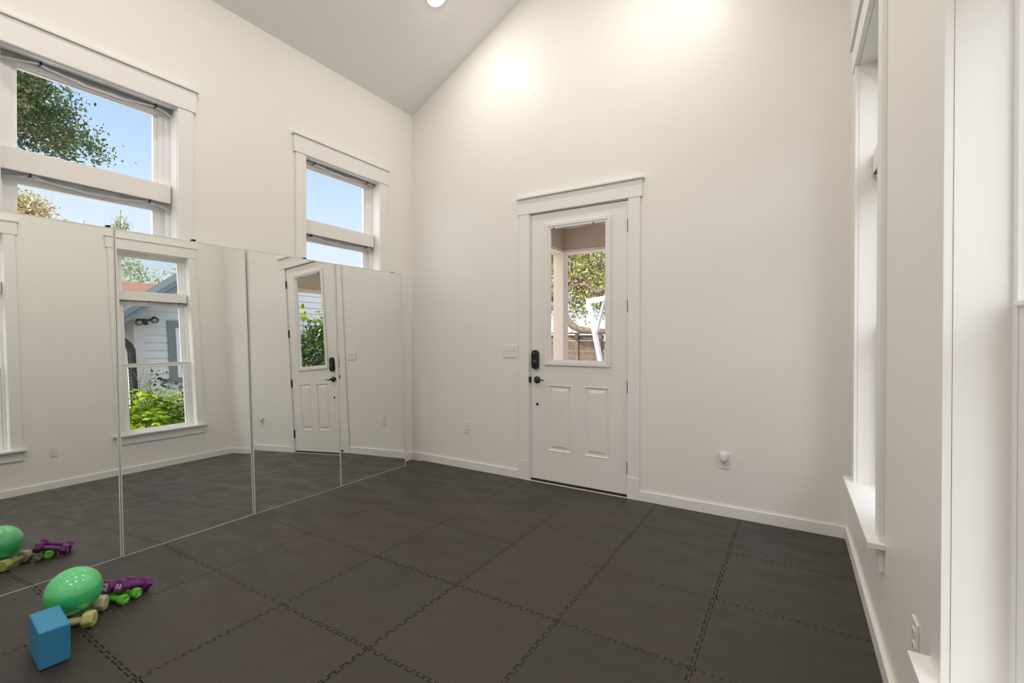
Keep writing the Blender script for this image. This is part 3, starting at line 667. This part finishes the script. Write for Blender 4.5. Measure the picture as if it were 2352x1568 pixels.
# --- distant golden tree and young tree further west
rnd = random.Random(5)
tr = empty('golden_tree', (-21, 0.7, GZ)); tag(tr, 'distant rounded tree with golden leaves low in the larger left window', 'tree')
cl = ell((-21, 0.3, 4.6), (2.0, 2.35, 2.15), 330, rnd, 0.6)
limbs(tr, [([(-21, 0.7, GZ), (-21, 0.7, 3.5)], 0.25, 0.15)] + branchset((-21, 0.7, 3.0), rnd.sample([tuple(c) for c in cl], 12), 0.06, rnd), BARK)
foliage('foliage', cl, L_GOLD, tr, 0.15, 100, 0.5, rnd)
rnd = random.Random(6)
tr = empty('young_tree', (-10.7, 0.93, GZ)); tag(tr, 'slender young tree top just above the mirrors in the larger left window', 'tree')
tips = [(-10.7, 0.95, 4.50), (-10.6, 0.80, 4.24), (-10.7, 1.06, 4.32), (-10.7, 1.12, 4.18), (-10.6, 0.76, 4.10), (-10.7, 0.88, 4.2), (-10.7, 1.0, 4.05)]
limbs(tr, [([(-10.7, 0.93, GZ), (-10.7, 0.93, 3.9)], 0.04, 0.02)] + [([(-10.7, 0.93, 3.75), t], 0.014, 0.005) for t in tips], TWIG)
foliage('foliage', [Vector((-10.7, 0.93, 3.75)).lerp(Vector(t), f) for t in tips for f in (0.5, 0.75, 1.0)], L_PALE, tr, 0.06, 14, 0.09, rnd)
hs = empty('western_house', (-15.0, -1.0, GZ)); tag(hs, 'far house whose roof ridge shows just above the mirrors in the larger left window', 'house')
o0 = hs.location; TW = lambda x, y, z: (x-o0[0], y-o0[1], z-o0[2])
mb = MB(TW); mb.box(-17.5, -12.6, -5.5, 1.6, GZ, 3.4); mb.build('walls', TAN, hs)
mb = MB(TW); mb.prism([(-18.0, 3.35), (-15.0, 4.66), (-12.1, 3.35), (-12.1, 3.22), (-15.0, 4.5), (-18.0, 3.22)], -5.9, 2.0, 'y'); mb.build('roof', SHINGD, hs)
mb = MB(TW); mb.tube([(-14.7, 1.35, 4.4), (-14.7, 1.35, 4.86)], 0.045, 12); mb.build('vent_pipe', SILVER, hs)

# --- neighbouring house east, seen in the mirrors through the right window
nh = empty('neighbour_house', (8.0, 2.0, GZ)); tag(nh, 'grey clapboard neighbouring house reflected in the mirrors through the right window', 'house')
o0 = nh.location.copy(); TN = lambda x, y, z: (x-o0[0], y-o0[1], z-o0[2])
NX = 6.40
rake = lambda y: 3.06 + 0.77*(y-0.34)         # roof surface height over the rake
PKY = 2.60; PKZ = rake(PKY)
mb = MB(TN)   # body
mb.prism([(-0.22, GZ), (5.4, GZ), (5.4, rake(-0.2)), (PKY, PKZ-0.10), (-0.22, rake(-0.22)-0.16)], NX+0.03, 7.4, 'x')
mb.build('wall_core', SIDING, nh)
mb = MB(TN); z = GZ; dz = 0.142
while z < 4.7:    # lap boards, cut under the rake
    lo = -0.22; hi = 5.4
    if z + dz > rake(lo)-0.18: lo = 0.34 + (z+dz+0.14-3.06)/0.77
    hi = min(hi, 2*PKY-lo) if lo > -0.2 else hi
    if hi - lo > 0.1:
        mb.prism([(NX+0.028, z+0.008), (NX+0.001, z+0.008), (NX+0.018, z+dz+0.012), (NX+0.03, z+dz+0.012)], lo, hi, 'y')
    z += dz
mb.build('siding', SIDING, nh, fix=True)
mb = MB(TN); mb.box(NX-0.012, NX+0.03, -0.235, -0.10, GZ, 2.40); mb.box(NX-0.010, NX+0.6, -0.245, -0.235, GZ, 2.40); mb.build('corner_board', SIDING, nh)
def roofslab(mb, y0, y1, x0, x1, off0, off1):
    mb.prism([(y0, rake(y0)+off0), (y1, rake(y1)+off0), (y1, rake(y1)+off1), (y0, rake(y0)+off1)], x0, x1, 'x')
mb = MB(TN); roofslab(mb, -0.85, PKY, 6.02, 7.3, -0.10, 0.0)
mb.prism([(PKY, PKZ-0.1), (PKY+3.4, PKZ-0.1-3.4*0.77), (PKY+3.4, PKZ-3.4*0.77), (PKY, PKZ)], 6.02, 7.3, 'x'); mb.build('gable_roof', SHINGD, nh)
mb = MB(TN); roofslab(mb, -0.86, PKY, 5.97, 6.02, -0.20, 0.015); roofslab(mb, -0.86, PKY, 5.955, 5.97, -0.09, 0.02); mb.build('rake_board', GREYB, nh)
mb = MB(TN); roofslab(mb, -0.84, PKY, 6.02, NX+0.02, -0.13, -0.10); mb.build('soffit', SOFF, nh)
mb = MB(TN); mb.box(7.25, 11.0, -7.5, 6.2, GZ, 2.62); mb.build('side_wing', TAN, nh)
mb = MB(TN); mb.prism([(6.75, 2.64), (9.0, 3.53), (11.3, 2.6), (11.3, 2.45), (9.0, 3.38), (6.75, 2.5)], -7.8, 6.5, 'y'); mb.build('red_roof', SHING, nh)
mb = MB(TN)
for k in range(16):
    x0 = 6.75+k*0.14; mb.prism([(x0, 2.64+0.3955*(x0-6.75)), (x0+0.15, 2.64+0.3955*(x0+0.15-6.75)), (x0+0.15, 2.655+0.3955*(x0+0.15-6.75)), (x0, 2.668+0.3955*(x0-6.75))], -7.8, 6.5, 'y')
mb.build('shingle_course', SHING, nh)
mb = MB(TN); mb.tube([(7.6, -0.62, 2.9), (7.6, -0.62, 3.25)], 0.035, 10); mb.build('vent_pipe', SILVER, nh)
w = MB(TN); ring(MB(TN), 0, 1, 0, 1, 0, 1, .1)
w.box(NX-0.02, NX+0.03, 0.27, 0.40, 1.27, 2.20); w.box(NX-0.02, NX+0.03, 1.25, 1.38, 1.27, 2.20); w.box(NX-0.02, NX+0.03, 0.27, 1.38, 2.20, 2.33); w.box(NX-0.045, NX+0.03, 0.24, 1.41, 1.19, 1.27)
wo_ = w.build('window_trim', TRIMG, nh)
w = MB(TN); 
for a in ((0.40, 0.47, 1.27, 2.20), (1.18, 1.25, 1.27, 2.20), (0.47, 1.18, 2.13, 2.20), (0.47, 1.18, 1.27, 1.34), (0.47, 1.18, 1.72, 1.77)): w.box(NX-0.012, NX+0.02, *a)
w.build('window_frame', FRAMEW, wo_)
w = MB(TN); w.box(NX-0.002, NX+0.002, 0.47, 1.18, 1.34, 2.13); w.build('window_pane', DGLASS, wo_)
# flood light
fl = empty('flood_light', (NX, -0.09, 2.31)); fl.scale = (0.76, 0.76, 0.76); tag(fl, 'black twin-head floodlight on the grey clapboard wall', 'outdoor light')
mb = MB(); mb.box(-0.035, 0.0, -0.055, 0.055, -0.05, 0.05); mb.tube([(-0.03, 0.0, 0), (-0.10, 0.0, -0.01)], 0.045, 14); mb.box(-0.14, -0.08, -0.03, 0.04, -0.10, -0.045); mb.build('base', PIPE, fl, bevel=0.006)
for (a, b, c) in ((-0.14, -0.14, -0.03), (-0.13, 0.17, 0.035)):
    d = Vector((-0.75, -0.1, -0.65)).normalized(); p = Vector((a, b, c))
    mb = MB(); mb.tube([p-d*0.07, p-d*0.03, p+d*0.03, p+d*0.045], [0.035, 0.06, 0.078, 0.080], 22); mb.tube([(-0.07, 0.0, 0), (-0.09, b*0.6, c*0.6), p-d*0.05], 0.022, 8); h_ = mb.build('lamp_head', PIPE, fl)
    mb = MB(); mb.tube([p+d*0.045, p+d*0.049], 0.052, 22); mb.build('lens', TANLENS, h_)
# dark pipe
pts = [(6.22, -1.6, 1.98), (6.22, -0.60, 1.98)] + [(6.22, -0.60+0.25*math.sin(t), 1.73+0.25*math.cos(t)) for t in [math.pi/2*k/8 for k in range(1, 9)]] + [(6.22, -0.345, 1.2), (6.22, -0.33, GZ)]
pp = []; rr = []
for a, b in zip(pts[:-1], pts[1:]):
    a, b = Vector(a), Vector(b); n = max(1, int((b-a).length/0.028))
    for i in range(n): pp.append(a.lerp(b, i/n)); rr.append(0.060 if len(pp) % 2 else 0.052)
mb = MB(); mb.tube(pp, rr, 14); o = mb.build('drain_pipe', PIPE, smooth=True); tag(o, 'thick black pipe arching down beside the grey clapboard wall', 'pipe')

# --- planting between the houses
rnd = random.Random(21)
tr = empty('leafy_shrub', (5.3, -0.6, GZ)); tag(tr, 'bright yellow-green leafy shrub below the right window, seen in the mirrors', 'shrub')
cl = ell((5.35, -0.72, 0.30), (0.48, 0.62, 0.52), 120, rnd, 0.5) + ell((5.3, 0.0, 0.12), (0.4, 0.5, 0.42), 60, rnd, 0.5) + [Vector((5.3, -0.42+rnd.uniform(-.1, .3), rnd.uniform(.7, .95))) for _ in range(10)]
limbs(tr, branchset((5.35, -0.6, GZ), rnd.sample([tuple(c) for c in cl], 26), 0.012, rnd), TWIG, 'stems')
foliage('foliage', cl, L_BRIGHT, tr, 0.105, 26, 0.22, rnd, 0.5)
tr = empty('dark_shrub', (5.75, 0.35, GZ)); tag(tr, 'low dark blue-green shrub to the right of the bright shrub, seen in the mirrors', 'shrub')
cl = ell((5.9, 0.30, 0.30), (0.25, 0.5, 0.5), 80, rnd, 0.5)
limbs(tr, branchset((5.75, 0.3, GZ), rnd.sample([tuple(c) for c in cl], 12), 0.01, rnd), TWIG, 'stems')
foliage('foliage', cl, L_DARK, tr, 0.06, 34, 0.2, rnd)
tr = empty('bare_sapling', (5.6, -0.38, GZ)); tag(tr, 'thin, half-bare sapling with twiggy branches before the clapboard wall', 'sapling')
R0 = (5.6, -0.38, 0.75)
br = [([(5.6, -0.42, GZ), (5.6, -0.42, 0.4), R0], 0.016, 0.011), ([R0, (5.6, -0.33, 1.0), (5.6, -0.36, 1.2), (5.58, -0.30, 1.42)], 0.010, 0.003), ([R0, (5.6, -0.48, 1.0), (5.6, -0.50, 1.2), (5.6, -0.56, 1.38)], 0.009, 0.002),
      ([R0, (5.6, -0.22, 1.0), (5.6, -0.1, 1.1)], 0.009, 0.003), ([(5.6, -0.48, 1.0), (5.6, -0.58, 1.12), (5.6, -0.60, 1.3)], 0.005, 0.002), ([(5.6, -0.36, 1.2), (5.6, -0.25, 1.3), (5.6, -0.2, 1.5)], 0.005, 0.002),
      ([(5.6, -0.5, 1.2), (5.6, -0.44, 1.32), (5.6, -0.42, 1.45)], 0.004, 0.0015), ([(5.6, -0.33, 1.0), (5.6, -0.42, 1.12), (5.6, -0.40, 1.3)], 0.004, 0.0015), ([R0, (5.6, -0.52, 0.9), (5.6, -0.66, 0.98)], 0.006, 0.003), ([(5.6, -0.2, 0.6), (5.6, 0.05, 0.85), (5.6, 0.1, 1.12)], 0.006, 0.002)]
limbs(tr, br, TWIG, 'stems')
foliage('foliage', [(5.6, -0.16, 1.22), (5.6, -0.22, 1.12), (5.6, -0.08, 1.14), (5.6, -0.14, 1.3), (5.6, -0.68, 1.0), (5.6, 0.1, 1.05), (5.6, 0.05, 0.9)], L_DARK, tr, 0.075, 10, 0.12, rnd)
tr = empty('tall_hedge_shrub', (5.75, 2.9, GZ)); tag(tr, 'tall glossy green shrub reflected in the mirrored door glass', 'shrub')
cl = ell((5.75, 2.85, 0.95), (0.42, 0.95, 1.22), 330, rnd, 0.55)
limbs(tr, branchset((5.75, 2.9, GZ), rnd.sample([tuple(c) for c in cl], 24), 0.016, rnd) + [([(5.7, 2.5, 1.8), (5.65, 2.42, 2.56)], 0.008, 0.003), ([(5.7, 2.9, 1.8), (5.65, 2.88, 2.38)], 0.008, 0.003)], TWIG, 'stems')
foliage('foliage', cl, L_HEDGE, tr, 0.10, 26, 0.24, rnd)
for c in [(5.65, 2.42, 2.56), (5.65, 2.45, 2.40), (5.66, 2.46, 2.28), (5.65, 2.88, 2.36), (5.66, 2.75, 2.2), (5.65, 2.95, 2.15)]:
    foliage('sprig', [c], L_BRIGHT, tr, 0.14, 9, 0.13, rnd)
rnd = random.Random(31)
tr = empty('background_tree', (15.4, 2.0, GZ)); tag(tr, 'pale green tree behind the red shingle roof, left one in the mirrored view', 'tree')
cl = ell((15.4, 1.6, 4.6), (1.3, 2.1, 1.75), 150, rnd, 0.55)
limbs(tr, [([(15.4, 2, GZ), (15.4, 2, 3.6)], 0.2, 0.12)] + branchset((15.4, 2, 3.2), rnd.sample([tuple(c) for c in cl], 14), 0.05, rnd), BARK)
foliage('foliage', cl, L_PALE, tr, 0.13, 34, 0.42, rnd)
tr = empty('background_tree', (15.8, 4.3, GZ)); tag(tr, 'smaller pale tree behind the red shingle roof, right one in the mirrored view', 'tree')
cl = ell((15.8, 4.3, 4.2), (1.2, 1.6, 1.25), 80, rnd, 0.55)
limbs(tr, [([(15.8, 4.3, GZ), (15.8, 4.3, 3.4)], 0.2, 0.12)] + branchset((15.8, 4.3, 3.0), rnd.sample([tuple(c) for c in cl], 10), 0.05, rnd), BARK)
foliage('foliage', cl, L_PALE, tr, 0.12, 30, 0.42, rnd)

# --- porch outside the door
po = empty('porch', (2.3, 1.0, GZ)); tag(po, 'cream painted porch beams and square post outside the entry door', 'porch')
o0 = po.location.copy(); TP = lambda x, y, z: (x-o0[0], y-o0[1], z-o0[2])
mb = MB(TP); mb.box(0.73, 0.885, 2.0, 2.155, GZ, 2.50); mb.build('post', PEACH, po, bevel=0.004)
mb = MB(TP); mb.box(3.78, 3.935, 2.0, 2.155, GZ, 2.50); mb.build('post', PEACH, po, bevel=0.004)
mb = MB(TP); mb.box(0.73, 3.935, 2.0, 2.155, 2.53, 2.86); mb.box(0.73, 0.885, TH, 2.0, 2.53, 2.86); mb.box(3.78, 3.935, TH, 2.0, 2.53, 2.86); mb.build('beam', PBEAM, po)
mb = MB(TP); mb.box(0.715, 3.95, 1.985, 2.17, 2.495, 2.53); mb.box(0.715, 0.90, TH, 1.985, 2.495, 2.53); mb.box(3.765, 3.95, TH, 1.985, 2.495, 2.53); mb.build('beam_trim', PEACH, po)
mb = MB(TP); mb.box(0.6, 4.1, TH+0.25, 2.5, 2.86, 2.95); mb.box(0.6, 4.1, TH, TH+0.25, 2.86, 2.95); mb.build('ceiling_boards', PBEAM, po)
mb = MB(TP); mb.box(0.5, 4.1, TH, 2.4, GZ, -0.06); mb.build('deck', PALEROOF, po)

# --- garden beyond the porch
fe = empty('wooden_fence', (-3.0, 8.0, GZ)); tag(fe, 'weathered brown board fence seen through the entry door glass', 'fence')
o0 = fe.location.copy(); TF = lambda x, y, z: (x-o0[0], y-o0[1], z-o0[2]); rnd = random.Random(2)
mb = MB(TF); z = GZ+0.03
while z < 1.40:
    for k in range(4):
        x0 = -8.2+k*1.86; mb.box(x0, x0+1.85, 8.0+rnd.uniform(0, .01), 8.025+rnd.uniform(0, .01), z+rnd.uniform(0, .004), z+0.142+rnd.choice((0, .002, .004, -.012)))
    z += 0.146
mb.build('boards', FENCE, fe)
for x in (-8.2, -6.5, -4.8, -3.1, -1.52, -0.86):
    mb = MB(TF); mb.box(x-0.045, x+0.045, 7.92, 8.0, GZ, 1.46); mb.build('fence_post', FENCE, fe)
mb = MB(TF); mb.box(-8.2, -0.78, 7.90, 8.06, 1.46, 1.50); mb.build('cap_rail', FENCE, fe)
hs = empty('garden_shed', (-4.0, 14.5, GZ)); tag(hs, 'low building with a pale sunlit roof behind the fence', 'building')
o0 = hs.location.copy(); TS = lambda x, y, z: (x-o0[0], y-o0[1], z-o0[2])
mb = MB(TS); mb.box(-8, 1.5, 14, 18, GZ, 1.3); mb.build('walls', PALEROOF, hs)
mb = MB(TS); mb.prism([(13.6, 1.25), (16, 2.25), (18.4, 1.25)], -8.3, 1.8, 'x'); mb.build('roof', PALEROOF, hs)
rnd = random.Random(44)
tr = empty('live_oak', (-3.6, 8.9, GZ)); tag(tr, 'sprawling oak with sunlit yellow-green leaves and crooked limbs outside the door glass', 'tree')
cl = ell((-1.9, 8.9, 3.7), (2.3, 1.3, 1.75), 330, rnd, 0.2)
limbs(tr, [([(-3.6, 8.9, GZ), (-3.4, 8.8, 1.0), (-3.0, 8.5, 2.2), (-2.4, 8.2, 2.5)], 0.28, 0.14),
           ([(-3.0, 8.5, 2.2), (-2.4, 7.8, 2.35), (-1.82, 7.6, 2.1), (-1.67, 7.6, 1.86), (-1.49, 7.6, 1.67), (-1.31, 7.6, 1.58), (-0.94, 7.6, 1.53), (-0.3, 7.6, 1.5)], 0.12, 0.07),
           ([(-2.4, 8.2, 2.5), (-1.86, 8.0, 2.69), (-1.55, 8.0, 2.79), (-1.29, 8.0, 2.8), (-0.96, 8.0, 2.56), (-0.6, 8.0, 2.7)], 0.09, 0.045),
           ([(-2.2, 8.3, 2.6), (-1.8, 8.2, 3.1), (-1.44, 8.2, 2.99), (-1.25, 8.2, 2.8), (-1.03, 8.2, 2.63), (-0.8, 8.2, 2.36)], 0.09, 0.05),
           ([(-2.4, 8.2, 2.5), (-2.0, 8.4, 3.1), (-1.72, 8.4, 3.21), (-1.4, 8.4, 3.28), (-1.11, 8.4, 3.35), (-0.87, 8.4, 3.57), (-0.5, 8.4, 4.0)], 0.07, 0.03)]
      + branchset((-1.9, 8.3, 2.9), rnd.sample([tuple(c) for c in cl], 22), 0.035, rnd), BARK, 'trunk')
foliage('foliage', cl, L_LIME, tr, 0.10, 52, 0.40, rnd)
sw = empty('swing_frame', (1.1, 3.4, GZ)); tag(sw, 'white metal swing frame standing in the garden outside the door glass', 'swing frame')
o0 = sw.location.copy(); TG = lambda x, y, z: (x-o0[0], y-o0[1], z-o0[2])
def sq(pts, w, name):
    mb = MB(TG)
    for a, b in zip(pts[:-1], pts[1:]): mb.tube([a, b], w*0.707, 4)
    return mb.build(name, FRAMEW, sw, bevel=0.004)
sq([(0.43, 4.0, 2.0), (0.93, 4.0, GZ)], 0.07, 'leg'); sq([(1.9, 2.65, 2.0), (2.35, 2.3, GZ)], 0.07, 'leg')
sq([(0.43, 4.0, 2.0), (1.9, 2.65, 2.0)], 0.07, 'top_beam'); sq([(0.58, 4.0, 1.42), (0.85, 3.65, 1.95)], 0.04, 'brace')
mb = MB(TG); mb.box(0.40, 0.48, 3.955, 4.045, 1.84, 2.042); mb.build('corner_bracket', FRAMEW, sw, bevel=0.004)
